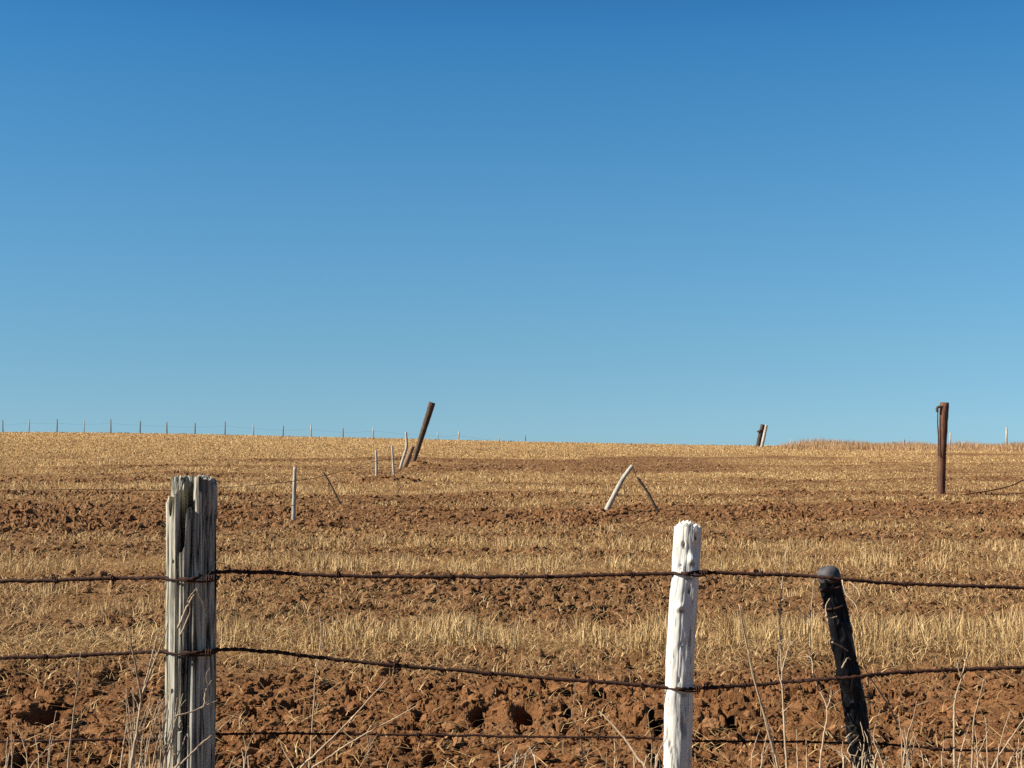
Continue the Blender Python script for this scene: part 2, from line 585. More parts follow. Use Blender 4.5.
def outside_holes(x, d):
    ok = np.ones(len(x), bool)
    for p, w, h in PIT_W:
        k = FPX / p[1]
        ok &= ((x - p[0]) / (1.5 * w / k)) ** 2 + ((d - p[1]) / (1.4 * h / k / .24)) ** 2 > 1
    return ok


# ------------------------------------------------------------------ stubble, litter, tall grass
def blades(name, x, d, h, lean, width, tint, mat, zoff=-.01, yaw=None, label='', cat='', bend=.4):
    n = len(x)
    z = ground(x, d) + zoff
    B = np.stack([x, d, z], -1)
    la = rng.uniform(0, 2 * PI, n) if yaw is None else yaw
    L = np.stack([np.cos(la), np.sin(la), np.zeros(n)], -1)
    fa = rng.normal(0, .8, n)                            # blade faces, mostly seen flat on, all directions occur
    Wd = np.stack([np.cos(fa), np.sin(fa), np.zeros(n)], -1) * width[:, None] * .5
    up = np.stack([np.zeros(n), np.zeros(n), h], -1)
    m = B + up * .55 + L * (lean * (.55 - bend * .35))[:, None]
    t = B + up + L * lean[:, None]
    V = np.stack([B - Wd, B + Wd, m + Wd * .85, m - Wd * .85, t + Wd * .12, t - Wd * .12], 1).reshape(-1, 3)
    i = (np.arange(n) * 6)[:, None]
    F = np.concatenate([i + np.array([0, 1, 2, 3]), i + np.array([3, 2, 4, 5])])
    o = mesh_np(name, V, F, mat, False, {'tint': np.repeat(tint, 6)})
    return tag(o, label, cat, kind='stuff')


def stubble():
    n = 830000
    d = np.exp(rng.uniform(math.log(4.9), math.log(108), n)); x = rng.uniform(-.66, .66, n) * d
    s = straw(x, d)
    clump = fbm(x * 4.2, d * 1.6, 71, 2)
    keep = rng.random(n) < np.clip(s - .10, 0, 1) ** 1.35 * np.clip(.02 + 3.4 * (clump - .40), .03, 1.5) * 1.2
    x, d, s = x[keep], d[keep], s[keep]; n = len(x)
    h = (.035 + .19 * s * (clump[keep] + .25) * rng.random(n) ** .8) * np.interp(d, [5, 9.8, 11.5, 18, 35, 100], [.92, .92, .66, .6, .40, .42])
    w = np.maximum(.0042, .00040 * d) * rng.uniform(.7, 1.3, n)
    patch = vnoise(x * .8, d * .5, 81)
    tint = np.clip(rng.normal(.5, .23, n) + .35 * (patch - .5) + .25 * (s - .6), 0, 1)
    blades('stubble', x, d, h, np.abs(rng.normal(0, .42, n)) * h, w, tint, M_STUBBLE, label='cut pale golden stubble standing in rows across the field', cat='stubble')
    # cut straw lying about
    n = 560000
    d = np.exp(rng.uniform(math.log(4.9), math.log(70), n)); x = rng.uniform(-.66, .66, n) * d
    s = straw(x, d)
    keep = rng.random(n) < np.clip(s * .85 + .03 + .15 * dusty(x, d) * np.clip(1.6 - d / 16, .25, 1), 0, 1) * np.clip(.3 + 1.4 * (fbm(x * 2, d * 1.5, 72, 2) - .2), .1, 1)
    keep &= outside_holes(x, d)
    x, d, s = x[keep], d[keep], s[keep]; n = len(x)
    ln = rng.uniform(.04, .16, n)
    blades('straw_litter', x, d, rng.uniform(.005, .05, n), ln, np.maximum(.004, .0004 * d) * rng.uniform(.6, 1.2, n),
           np.clip(rng.normal(.45, .28, n), 0, 1), M_STUBBLE, zoff=.028, label='loose cut straw lying flat over the brown soil', cat='straw', bend=1.0)

    n = 1700
    d = rng.uniform(4.9, 7.5, n) ** 1.0; x = rng.uniform(-.66, .66, n) * d
    keep = (rng.random(n) < .15 + .85 * fbm(x * 1.5, d, 75, 2)) & outside_holes(x, d)
    x, d = x[keep], d[keep]; n = len(x)
    blades('dry_stems', x, d, rng.uniform(.01, .10, n) ** 1.3, rng.uniform(.05, .2, n), rng.uniform(.003, .005, n), np.clip(rng.normal(.4, .3, n), 0, 1), M_STUBBLE,
           zoff=.02, label='scattered dry stems and broken stalks on the orange clods', cat='dry stems', bend=.2)


stubble()


def tall_grass():
    n = 52000
    px = rng.uniform(770, 1090, n); d = rng.uniform(84, 103, n)
    u = (px - 512) / FPX; x = u * d
    dens = np.clip((px - 775) / 50, 0, 1) * (.25 + .75 * vnoise(x * .35, d * .1, 91))
    keep = rng.random(n) < dens
    x, d = x[keep], d[keep]; n = len(x)
    h = rng.uniform(.06, .68, n) * (.25 + 1.0 * fbm(x * .5, d * .15, 92, 3)) * np.interp(512 + FPX * x / d, [775, 800, 850, 900, 1024], [.5, 1.1, 1.05, .75, .8])
    blades('tall_grass', x, d, h, np.abs(rng.normal(0, .25, n)) * h, rng.uniform(.010, .022, n), np.clip(rng.normal(.55, .22, n), 0, 1), M_TALL,
           label='taller reddish dry grass along the crest at the right', cat='grass')


tall_grass()

# ------------------------------------------------------------------ near fence posts
FENCE_D = 4.5
K = FPX / FENCE_D                      # photo pixels per metre at the fence


def base_at(px, d):
    x = (px - 512) / FPX * d
    return np.array([x, d, float(ground(x, d))])


def post_mesh(name, mat, H, R, rfun, topfun, axis, loc, ntheta=220, nz=260, nring=34, label=None, cat=None, parent=None, stain_or_shade=None, smooth=True, rot=None):
    """post with a shaped side rfun(theta,z)->radius and a broken top topfun(x,y)->height; axis(z)->(x,y) bends it"""
    th = np.linspace(0, 2 * PI, ntheta, endpoint=False)
    top = topfun(np.cos(th) * R, np.sin(th) * R)
    t = np.linspace(0, 1, nz)
    TT, TH = np.meshgrid(t, th, indexing='ij')
    Zs = -.25 + (top[None, :] + .25) * TT
    Rr = rfun(TH, Zs)
    ax, ay = axis(Zs)
    V = [np.stack([ax + np.cos(TH) * Rr, ay + np.sin(TH) * Rr, Zs], -1).reshape(-1, 3)]
    rs = np.linspace(1, 0, nring + 1)[1:-1]
    RS, TH2 = np.meshgrid(rs, th, indexing='ij')
    edge = rfun(TH2, np.broadcast_to(top, TH2.shape))
    Xc, Yc = np.cos(TH2) * edge * RS, np.sin(TH2) * edge * RS
    Zc = topfun(Xc, Yc)
    ax, ay = axis(Zc)
    V.append(np.stack([Xc + ax, Yc + ay, Zc], -1).reshape(-1, 3))
    zc = topfun(np.zeros(1), np.zeros(1)); axc, ayc = axis(zc)
    V.append(np.stack([axc, ayc, zc], -1))
    nrow = nz + nring - 1
    idx = np.arange(nrow * ntheta).reshape(nrow, ntheta)
    r2 = np.roll(idx, -1, 1)
    q = np.stack([idx[:-1], r2[:-1], r2[1:], idx[1:]], -1).reshape(-1, 4)
    c = nrow * ntheta
    tri = np.stack([idx[-1], r2[-1], np.full(ntheta, c)], -1)
    at_ = None
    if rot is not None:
        sv = np.zeros(c + 1); sv[nz * ntheta:c] = rot(Xc, Yc).ravel(); at_ = {'stain_or_shade': sv}  # dark cap faces: shade painted down into the split top
    if stain_or_shade is not None:
        sv = np.zeros(c + 1); sv[:nz * ntheta] = stain_or_shade(TH, Zs).ravel(); at_ = {'stain_or_shade': sv}
    o = mesh_np(name, np.concatenate(V), [q, tri], mat, smooth, at_, parent)
    o.location = tuple(loc)
    if label: tag(o, label, cat)
    return o


def angdiff(a, b): return (a - b + PI) % (2 * PI) - PI


# --- grey split post on the left
def grey_post():
    b = base_at(193, FENCE_D)
    H = at(191.5, 470.5, FENCE_D)[2] - b[2]
    R = 24.8 / K
    px = 1 / K

    def topf(x, y):
        X, Y = x * K, y * K                              # photo pixels from the axis; the front is Y = -24
        n = fbm(X * .2 + 9, Y * .2 + 4, 301, 3)
        drop = 1 + 16 * n + np.abs(vnoise(X * .55, Y * .2, 302) - .5) * 8
        left = (1 - sstep(-11, -8, X)) * (1 - sstep(6, 10, Y))
        drop = drop * (1 - left) + left * (20 + 9 * vnoise(X * .3, Y * .3, 303) + .5 * np.clip(-X - 16, 0, None) ** 1.5)
        gap = sstep(-9.6, -8.2, X) * (1 - sstep(5.5, 7.5, X)) * (1 - sstep(15, 18, Y))
        depth = 80 - 2.0 * np.clip(X + 5, 0, None) - 10 * np.clip((X + 9) / 3, 0, 1) * 0
        drop = drop * (1 - gap) + gap * depth
        mid = sstep(-2.0, -.6, X) * (1 - sstep(5.2, 6.6, X)) * (1 - sstep(-13, -10, Y))
        drop = drop * (1 - mid) + mid * (36 + .7 * (X - 2.5) ** 2)
        g2 = np.exp(-((X + 16.8) / 2.2) ** 4) * (1 - sstep(2, 6, Y))
        drop = drop + g2 * 22
        cr = np.exp(-((X - 7.2) / 1.0) ** 2) * (1 - sstep(0, 6, Y))
        drop = drop + cr * 70
        rp = sstep(7.6, 9, X) * (1 - sstep(8, 12, Y))
        drop = drop * (1 - rp) + rp * (4 + 6 * vnoise(X * .35, Y * .35, 305) + .08 * np.clip(X - 15, 0, None) ** 2)
        return H - drop * px

    def rot(x, y):  # mask for the deep split's shade, painted dark on its inner faces
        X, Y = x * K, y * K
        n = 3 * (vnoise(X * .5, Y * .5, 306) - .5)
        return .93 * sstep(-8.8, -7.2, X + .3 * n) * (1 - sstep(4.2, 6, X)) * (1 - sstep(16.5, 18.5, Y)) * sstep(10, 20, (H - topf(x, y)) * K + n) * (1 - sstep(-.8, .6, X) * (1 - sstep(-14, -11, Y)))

    cracks = [(-PI / 2 + .02, .75, .016, 0), (-PI / 2 - .42, .45, .010, 1), (-PI / 2 - .85, .4, .008, 2), (-PI / 2 + .40, .55, .013, 3), (-PI / 2 + .75, .45, .010, 4),
              (-PI / 2 - 1.2, .35, .007, 5), (-.2, .5, .01, 6), (.8, .5, .01, 7), (1.9, .6, .012, 8), (2.8, .5, .01, 9), (-PI / 2 + .2, .3, .006, 10), (-PI / 2 - .2, .3, .006, 11)]

    def rf(th, z):
        r = R * (1 + .04 * np.sin(2 * th + .6) + .015 * np.sin(3 * th + z * 2)) * (1.0 - .03 * z)
        for a, wd, dp, k in cracks:
            aa = a + .22 * (vnoise(z * 2.2 + k * 7, z * 0, 310 + k) - .5) + .03 * (vnoise(z * 14 + k, z * 0, 330 + k) - .5)
            if k == 0:
                aa = aa + np.interp(z, [.3, .75, 1.0, 1.2], [-.03, .02, .24, .27])
            on = sstep(.22, .5, vnoise(z * 1.7 + 3 * k, z * 0 + k, 350 + k)) if k else 1
            r = r - 1.7 * dp * on * np.exp(-np.abs(angdiff(th, aa)) * R / (.0030 * wd * 2))
        cut = 1 - sstep(H - .15, H - .07, z + .07 * (vnoise(th * 9, z * 0, 364) - .5))
        r = r + cut * np.minimum(0, (.755 + .05 * (vnoise(z * 5, z * 0, 363) - .5)) * R / np.maximum(.3, np.cos(angdiff(th, -.52))) - r)
        g = vnoise(th * 17, z * 1.6, 361) + .4 * vnoise(th * 36, z * 3, 362)
        r = r + (g - .7) * .0022
        # knot hole in the right prong, old nail holes, step where the right flank has split off
        for hx, hy, w, hgt, dep in ((207, 488, 3.0, 6.5, .03), (190, 671, 1.8, 2.0, .012), (178, 690, 1.2, 1.5, .01), (186, 727, 1.5, 1.5, .01), (178, 564, 1.0, 1.2, .008)):
            ang = -PI / 2 + math.asin(max(-.98, min(.98, (hx - 191.5) / 24.5)))
            zz = H - (hy - 475) * px
            r = r - dep * np.exp(-(angdiff(th, ang) * R / (w * px)) ** 4 - ((z - zz) / (hgt * px)) ** 4)
        fl = sstep(-PI / 2 + .24, -PI / 2 + .34, th) * (1 - sstep(.5, .8, th)) * (1 - sstep(H - .15, H - .11, z))
        return r - .005 * fl

    def ax(z):
        return (-.0012 + .004 * np.sin(z * 3)) + 0 * z, 0 * z

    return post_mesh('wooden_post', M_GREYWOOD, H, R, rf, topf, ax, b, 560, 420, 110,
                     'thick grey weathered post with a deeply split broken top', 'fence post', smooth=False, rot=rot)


def white_post():
    d = FENCE_D
    b = base_at(670.5, d)
    H = at(690, 516.5, d)[2] - b[2]
    R = 14.6 / K
    px = 1 / K

    def topf(x, y):
        X, Y = x * K, y * K
        return H - px * (1 + 9 * fbm(X * .3 + 5, Y * .3, 401, 3) + .03 * X * X + np.where(X > 3, 2.5, 0) + 6 * np.exp(-((X - 2) / 1.5) ** 2))

    def rf(th, z):
        r = R * (1 + .06 * np.sin(2 * th + .9) + .05 * np.sin(3 * th + 1 + z * 3)) * (1.02 - .10 * z)
        r = r + .010 * (fbm(th * 1.2 + 20, z * 9, 402, 3) - .5) + .0010 * (vnoise(th * 9, z * 5, 403) - .5)
        r = np.minimum(r, (.79 + .10 * (vnoise(z * 7, z * 0, 404) - .5)) * R * (1.02 - .10 * z) / np.maximum(.3, np.cos(angdiff(th, -.42))))
        for ca, cw, cd, k in ((-1.9, .0016, .005, 0), (-1.35, .0014, .004, 1), (-2.3, .0016, .005, 2), (-1.0, .0015, .004, 3)):
            on = sstep(.45, .65, vnoise(z * 2.5 + 5 * k, z * 0 + k, 410 + k))
            r = r - .3 * cd * on * np.exp(-np.abs(angdiff(th, ca + .5 * (vnoise(z * 2 + k, z * 0, 420 + k) - .5) + .1 * (vnoise(z * 20, z * 0, 430 + k) - .5))) * R / cw)
        r = r + 0.0012 * (fbm(th * 5, z * 22, 440, 3) - .5)
        # notch on the right edge near the top, ridge on its edge
        zz = H - (551 - 519) * px
        r = r - .016 * np.exp(-((z - zz) / (9 * px)) ** 2 - (angdiff(th, -.75) / .55) ** 2)
        for hx, hy, w, hh, dep in ((681, 546, 1.5, 2.0, -.012), (695.5, 538, 1.6, 1.8, -.012), (691, 560, 4.2, 5, .010), (680, 607, 4.2, 3, .009), (688.7, 590, 1.8, 2.6, -.006),
                                   (679, 567, 1.2, 1.2, -.006), (680, 643, 1.2, 1.2, -.006), (678, 679, 1.2, 2.2, -.006), (686, 722, 2, 5, -.006), (668, 742, 1.5, 4, -.006)):
            zc = H - (hy - 519) * px
            axp = 671.5 + (690 - 671.5) * zc / H
            ang = -PI / 2 + math.asin(max(-.95, min(.95, (hx - axp) / 14.6)))
            r = r + dep * np.exp(-(angdiff(th, ang) * R / (w * px)) ** 2 - ((z - zc) / (hh * px)) ** 2)
        return r

    def stain_or_shade(th, z):
        v = 0 * th
        for hx, hy, w, hh, a in ((681, 546, 1.6, 2.0, 1), (695.5, 538, 1.7, 1.9, 1), (691, 563, 4.0, 2.2, .55), (680, 609, 4.0, 1.7, .6), (688.7, 590, 1.7, 2.4, .7), (679, 567, 1.2, 1.2, .5),
                                 (680, 643, 1.2, 1.3, .8), (678, 679, 1.1, 2.4, .6), (692, 531, 2.2, 3, .5), (684, 524, 3, 2.5, .4), (679, 668, 1, 6, .4), (688, 695, 1.2, 9, .55), (683, 725, 1.8, 8, .5),
                                 (668, 744, 1.3, 4, .6), (676, 752, 1.2, 6, .45), (686, 640, 1, 8, .35), (675, 620, .9, 5, .35), (689, 577, 4.5, 2.2, .55), (682, 691, 4.5, 2.5, .5)):
            zc = H - (hy - 516.5) * px
            axp = 670.5 + (690 - 670.5) * zc / H
            ang = -PI / 2 + math.asin(max(-.95, min(.95, (hx - axp) / 14.6)))
            v = np.maximum(v, a * np.exp(-(angdiff(th, ang) * R / (w * px)) ** 4 - ((z - zc) / (hh * px)) ** 4))
        return np.clip(v * (.85 + .6 * vnoise(th * 25, z * 60, 405)), 0, 1)

    lean = (at(689.5, 519, d)[0] - b[0]) / H

    def ax(z):
        return lean * z + .004 * np.sin(z * 6 + 1), 0 * z

    return post_mesh('painted_post', M_PAINT, H, R, rf, topf, ax, b, 240, 420, 20,
                     'thin white painted post with flaking paint and nail holes', 'fence post', None, stain_or_shade)


def black_post():
    d = FENCE_D + .02
    bx = 868
    b = base_at(bx, d)
    H = at(828, 572, d)[2] - b[2]
    R = 10.8 / K
    px = 1 / K

    def topf(x, y): return H - 40 * (x * x + y * y) * .2

    def rf(th, z):
        f1, f2, c = worley(th * 1.6 + 40, z * 22, 501)
        r = R * (.93 + .05 * np.sin(2 * th + 1) + .28 * (c - .5) * sstep(0, .25, f2 - f1))
        r = r + .006 * (fbm(th * 3, z * 20, 502, 3) - .5)
        return r * (1 + .12 * (1 - z / H))

    lx = at(828, 572, d)[0] - b[0]

    def ax(z):
        t = z / H
        return lx * t + .012 * np.sin(t * 3.1), 0 * z

    o = post_mesh('charred_post', M_CHAR, H, R, rf, topf, ax, b, 140, 220, 10, 'leaning blackened post with a rounded grey cap and straw caught on it', 'fence post')
    # rounded cap
    m = MB()
    c0 = np.array([lx, 0, H])
    tilt = np.array([-.16, 0, 1.0]); tilt /= np.linalg.norm(tilt)
    prof = [(-.034, .030), (-.026, .0345), (-.012, .0365), (.0, .0355), (.009, .031), (.016, .022), (.0185, .010)]
    pts = np.array([c0 + tilt * a for a, _ in prof])
    m.tube(pts, [r for _, r in prof], 20, True, .10)
    m.build('cap', M_CAP, o)
    m = MB()
    for a, w in ((-.045, .036), (-.105, .033)):
        cc = np.array([lx - lx / H * a * -1 * -1, 0, H + a])
        cc[0] = lx * (H + a) / H + .001
        th = np.linspace(0, 2 * PI, 28)
        m.tube(np.stack([cc[0] + np.cos(th) * w, np.sin(th) * w, cc[2] + .01 * np.sin(th + 1)], -1), .0035, 6)
    m.build('wire_band', M_RUST, o)
    return o


grey_post()
white_post()
black_post()

# ------------------------------------------------------------------ the three near wires
FRONT = FENCE_D - .005


def wire_path(pix, dep):
    return bez([at(px, py, FENCE_D + q) for (px, py), q in zip(pix, dep)], 40)


def twisted_wire(name, pix, dep, rad, label, barbs, ties, pitch=.055, hel=.0031, knots=()):
    path = wire_path(pix, dep)
    seg = np.linalg.norm(np.diff(path, axis=0), axis=1)
    s = np.concatenate([[0], np.cumsum(seg)])
    ss = np.arange(0, s[-1], .0085)
    P = np.stack([np.interp(ss, s, path[:, k]) for k in range(3)], -1)
    P[:, 2] += .0045 * (fbm(ss * 7, ss * 0, 601 + len(pix), 2) - .5)
    P[:, 2] += .003 * (vnoise(ss * 30, ss * 0, 605) - .5)
    org = P[len(P) // 2].copy()
    m = MB()
    for ph in (0, PI):
        a = 2 * PI * ss / pitch + ph + .8 * vnoise(ss * 3, ss * 0, 607)
        Q = P + np.stack([0 * a, np.cos(a) * hel, np.sin(a) * hel], -1)
        m.tube(Q, rad * (1 + .3 * (vnoise(ss * 25, ss * 0 + ph, 608) - .5)), 6)
    o = m.build(name, M_RUST, None, True, org)
    tag(o, label, 'wire', 'rusty strands of the near fence')

    def p_at(px):
        xs = 512 + FPX * P[:, 0] / P[:, 1]
        i = int(np.argmin(np.abs(xs - px)))
        return P[i]
    for bx in barbs:
        p = p_at(bx)
        mb = MB()
        th = np.linspace(0, 4 * PI, 22)
        mb.tube(np.stack([p[0] + (th / (4 * PI) - .5) * .012, p[1] + np.cos(th) * .0075, p[2] + np.sin(th) * .0075], -1), .0021, 5)
        for k in range(3):
            a = random.uniform(0, 2 * PI)
            e = np.array([random.uniform(-.014, .014), .5 * math.cos(a) * .026, math.sin(a) * .026])
            mb.tube(np.array([p, p + e * .5, p + e]), [.0026, .0021, .0008], 5)
        mb.build('barb', M_RUST, o, True, org)
    for kx in knots:                                     # a tangled wad on the wire
        p = p_at(kx)
        mb = MB()
        q = bez([p + rng.normal(0, 1, 3) * np.array([.016, .008, .010]) for _ in range(14)], 5)
        mb.tube(q, .0034, 6)
        mb.build('wire_knot', M_RUST, o, True, org)
    for (tx, r, cx) in ties:                            # loops of tie wire round a post
        p = p_at(tx)
        mb = MB()
        th = np.linspace(0, 2 * PI, 40)
        c = at(cx, 600, FENCE_D)
        for k in range(1):
            mb.tube(np.stack([c[0] + np.cos(th) * r, FENCE_D + np.sin(th) * r, p[2] + (k - .5) * .011 + .004 * np.sin(th * 2 + k)], -1), .0030, 6)
        e = c[0] + r * .72
        q = np.array([e, FENCE_D - r * .78, p[2]])
        th = np.linspace(0, 5 * PI, 36)
        mb.tube(np.stack([q[0] + th * .0012, q[1] + np.cos(th) * .008 - .004, q[2] + np.sin(th) * .009], -1), .003, 6)
        mb.build('tie_wire', M_RUST, o, True, org)
    return o


RL, RW = 25.5 / K, 15.6 / K
gl, wl, kl = -RL - .004, -RW - .004, -.046
twisted_wire('barbed_wire', [(-900, 596), (0, 581), (150, 578), (192, 579), (226, 572), (400, 577), (560, 576), (668, 573.5), (687, 574), (706, 573), (800, 576), (830, 578), (850, 580), (1024, 588), (1950, 612)],
             [0, 0, -.03, gl, 0, 0, 0, -.02, wl, -.02, -.02, kl, -.03, 0, 0], .0040, 'topmost rusty twisted wire, crossing the grey post just below its split top',
             [60, 116, 250, 340, 451, 545, 632, 760, 902, 980], [(192, RL + .004, 191.5), (687, RW + .003, 687)])
twisted_wire('barbed_wire', [(-900, 676), (0, 657.5), (150, 652), (192, 653), (228, 649.5), (300, 655), (400, 666), (560, 679), (662, 687), (680, 689), (700, 689), (780, 683), (845, 678), (1024, 668), (1950, 648)],
             [0, 0, -.03, gl, 0, 0, 0, 0, -.02, wl, -.02, 0, -.050, 0, 0], .0040, 'middle rusty twisted wire, dipping lowest where it meets the white post',
             [48, 300, 398, 490, 590, 640, 742, 905, 960], [(192, RL + .004, 191.5), (681, RW + .003, 681)], knots=(397,))
twisted_wire('barbed_wire', [(-900, 752), (0, 741), (170, 738), (215, 733.5), (400, 735), (560, 737), (668, 739), (705, 741), (860, 743), (940, 748), (1024, 751), (1950, 762)],
             [.02, .02, .05, .06, .03, .03, .03, .03, .055, .03, .03, .03], .0027, 'lowest thin rusty wire running behind the posts above the clods',
             [120, 420, 598, 742, 880, 948], [], .05, .0018)


# ------------------------------------------------------------------ posts out in the field
def stick(name, mat, pix, widths, d, label, cat='post', group=None, sides=12, rough=.12, foot=.3, top_d=0.0, dead=None):
    """round stick through photo pixels, foot on the ground at depth d (or where the lowest pixel meets the ground)"""
    if d is None:
        g = ground_hit(*pix[0]); d = g[1]
    n = len(pix)
    P = [at(px, py, d + top_d * i / max(1, n - 1)) for i, (px, py) in enumerate(pix)]
    P0 = P[0] + (P[0] - P[1]) / np.linalg.norm(P[0] - P[1]) * foot
    path = bez([P0] + P, 10)
    k = FPX / d
    w = np.interp(np.linspace(0, 1, len(path)), np.linspace(0, 1, len(widths)), widths) / k * .5
    org = P[0]
    m = MB().tube(path, w, sides, True, rough, 0, int(abs(pix[0][0])))
    o = m.build(name, mat, None, True, org)
    return tag(o, label, cat, group), d, P


OLD = 'thin stakes of the broken fence out in the field'
_, D1, _ = stick('fence_stake', M_PALEWOOD, [(293.5, 523), (294, 500), (295, 467)], [4.2, 4.2, 3.6], None, 'pale upright stake nearest of the old stakes, right of the grey split post', 'stake', OLD)
_, D2, _ = stick('fence_stake', M_PALEWOOD, [(376.5, 481), (376.5, 466), (376, 450.5)], [3.0, 2.8, 2.2], None, 'short straight pale stake beside a dark soil mound', 'stake', OLD)
_, D3, _ = stick('fence_stake', M_PALEWOOD, [(394, 476), (393, 462), (392, 445)], [2.6, 2.4, 1.8], None, 'slim pale stake between the straight pale stake and the crooked one', 'stake', OLD)
_, D4, _ = stick('fence_stake', M_PALEWOOD, [(400, 469), (403, 459), (406.5, 448), (406.5, 440), (406, 432)], [2.2, 2.8, 3.0, 2.6, 2.0], None, 'crooked pale stake bent in the middle beside the leaning pole', 'stake', OLD)
stick('leaning_pole', M_BROWNWOOD, [(412.5, 466), (422, 435), (432.3, 402.5)], [2.6, 3.8, 5.8, 6.6], None, 'thick brown pole leaning steeply right, top against the sky', 'pole', None, 16)
stick('broken_stub', M_TANWOOD, [(404, 468), (409, 456), (413, 446)], [7, 6, 4], D4 + 1.2, 'brown split stub slanting between the crooked stake and the leaning pole', 'post', None, 8, .3)
stick('thin_stick', M_DARKWOOD, [(338, 499), (331, 485), (323.5, 472)], [2.0, 1.8, 1.4], ground_hit(345, 505)[1], 'thin dark stick leaning left behind the nearest pale stake', 'stick', None, 6, foot=.25)
_, DA, PA = stick('fallen_log', M_PALEWOOD, [(606, 511), (614.5, 494.5), (623, 478.5), (632.5, 465.5)], [5.6, 5.4, 4.6, 4.0], None, 'pale log propped up slanting right, half of an A shape', 'log', None, 14, .15)
_, _, PB = stick('thin_stick', M_DARKWOOD, [(657, 510), (648, 493), (637.5, 477.5)], [2.6, 2.6, 2.4], DA, 'thin dark stick leaning left towards the pale propped log', 'stick', None, 8)
m = MB().tube(bez([PA[3] + [-.01, -.03, -.05], at(634, 470, DA), at(636, 476, DA), PB[2] + [0, -.02, .0], at(641, 480, DA)], 8), .006, 5)
tag(m.build('loose_wire', M_RUST, None, True, PA[3]), 'short bent wire joining the propped log to the dark stick', 'wire')

# tall red-brown post at the right with its bracket and hanging wire
po, DR, PR = stick('strainer_post', M_REDWOOD, [(941, 495.5), (942, 450), (944.5, 402.5)], [7.6, 8.4, 8.8], None, 'tall red brown upright post standing by itself at the right', 'post', None, 18, .08)
org = PR[0]
m = MB().tube(bez([at(943, 406.5, DR - .05), at(939, 406.8, DR - .05), at(937.2, 408, DR - .05), at(937.2, 412, DR - .05)], 6), [.028] * 18 + [.02], 6)
m.build('bracket', M_DARKWOOD, po, True, org)
m = MB().tube(bez([at(938, 408, DR - .05), at(937.6, 424, DR - .06), at(938.6, 440, DR - .07), at(939, 456, DR - .08)], 8), .010, 5)
m.build('hanging_wire', M_RUST, po, True, org)
m = MB().tube(bez([at(941.2, y, DR + dy) for y, dy in ((470, -.08), (470.6, -.09))] + [at(945, 470.5, DR - .05)], 4), .012, 5)

# the pair of broken posts on the skyline
SK = CREST_D - 3
stick('broken_post', M_DARKWOOD, [(758, 446), (760, 436), (763, 424.5)], [4.4, 4.6, 4.4], SK, 'dark broken post on the crest with a jutting bracket', 'post', None, 10)
o = bpy.data.objects['broken_post']
q = at(758, 446, SK)
MB().tube(np.array([at(761.5, 431, SK - .1), at(757, 431.4, SK - .1)]), [.09, .07], 6).build('bracket', M_DARKWOOD, o, True, q)
stick('broken_post', M_PALEWOOD, [(761.5, 448), (764, 437), (766.5, 425)], [3.2, 3.2, 2.8], SK - 1.2, 'pale broken post leaning against the dark one on the crest', 'post', None, 10)

# ------------------------------------------------------------------ fence along the skyline
SKY_GROUP = 'posts of the fence along the skyline'
SKY = [(3, 420, 433, 'd', 1.5), (29, 419, 433, 'p', 1.5), (57, 419, 433, 'd', 1.6), (84, 420, 434, 'p', 1.3), (111, 419, 434, 'd', 1.6), (140, 421, 434, 'd', 1.8), (167, 422, 435, 'd', 1.8),
       (195, 423, 436, 'd', 1.8), (225, 421.5, 436, 'd', 1.6), (253.5, 424, 437, 'p', 1.6), (283, 426, 438, 'd', 1.6), (311, 425, 438.5, 'p', 1.8), (343, 428, 439.5, 'd', 1.6),
       (373, 427, 440, 'p', 1.7), (438, 432, 441.5, 'p', 1.6), (458.5, 431.5, 442, 'w', 2.0), (499, 436.5, 443, 'p', 1.2), (525.5, 435, 443, 'd', 1.4), (791, 439, 448, 'p', 1.4),
       (904.5, 439.5, 449, 'd', 2.2), (950, 432.5, 449, 'w', 2.0), (1006.5, 427.5, 450, 'w', 2.6)]
ORD = ['first', 'second', 'third', 'fourth', 'fifth', 'sixth', 'seventh', 'eighth', 'ninth', 'tenth', 'eleventh', 'twelfth', 'thirteenth', 'fourteenth']
SKD = CREST_D + 2.5
tops = []
for i, (px, yt, yb, tone, w) in enumerate(SKY):
    mat = {'d': M_SKYPOST, 'p': M_PALEWOOD, 'w': M_PALEWOOD}[tone]
    nm = {'d': 'dark', 'p': 'pale', 'w': 'white'}[tone]
    if i < 14: lab = f'thin {nm} skyline fence post, {ORD[i]} counted from the left edge'
    else: lab = {14: 'pale skyline post just right of the leaning brown pole', 15: 'white skyline post, second to the right of the leaning brown pole',
                 16: 'short faint pale skyline post near the middle of the crest', 17: 'short dark skyline post, last before the bare middle crest',
                 18: 'tiny pale skyline post just right of the broken pair', 19: 'dark stub in the tall crest grass left of the red brown post',
                 20: 'white skyline post just right of the tall red brown post', 21: 'tallest white skyline post, near the right edge'}[i]
    dd = SKD if i < 18 else SKD - 9
    p = at(px, yb, dd); p[2] = float(ground(p[0], dd))
    t = at(px + random.uniform(-.5, .5), yt, dd)
    r = w * .72 / (FPX / dd) * .5
    path = np.array([p - [0, 0, .3], p * .5 + t * .5, t])
    o = MB().tube(path, [r, r, r * .9], 7, True, .1).build('skyline_post', mat, None, True, p)
    tag(o, lab, 'fence post', SKY_GROUP)
    if i < 18: tops.append(t)
path = []
for a, b in zip(tops[:-1], tops[1:]):
    for tt in (0, .5):
        q = a + (b - a) * tt; q = q - np.array([0, -.05, .30 + (.04 if tt else 0)])
        path.append(q)
tag(MB().tube(bez(path, 3), .003, 4).build('fence_wire', M_RUST, None, True, path[0]), 'fine wire strung along the skyline posts at the left', 'wire')

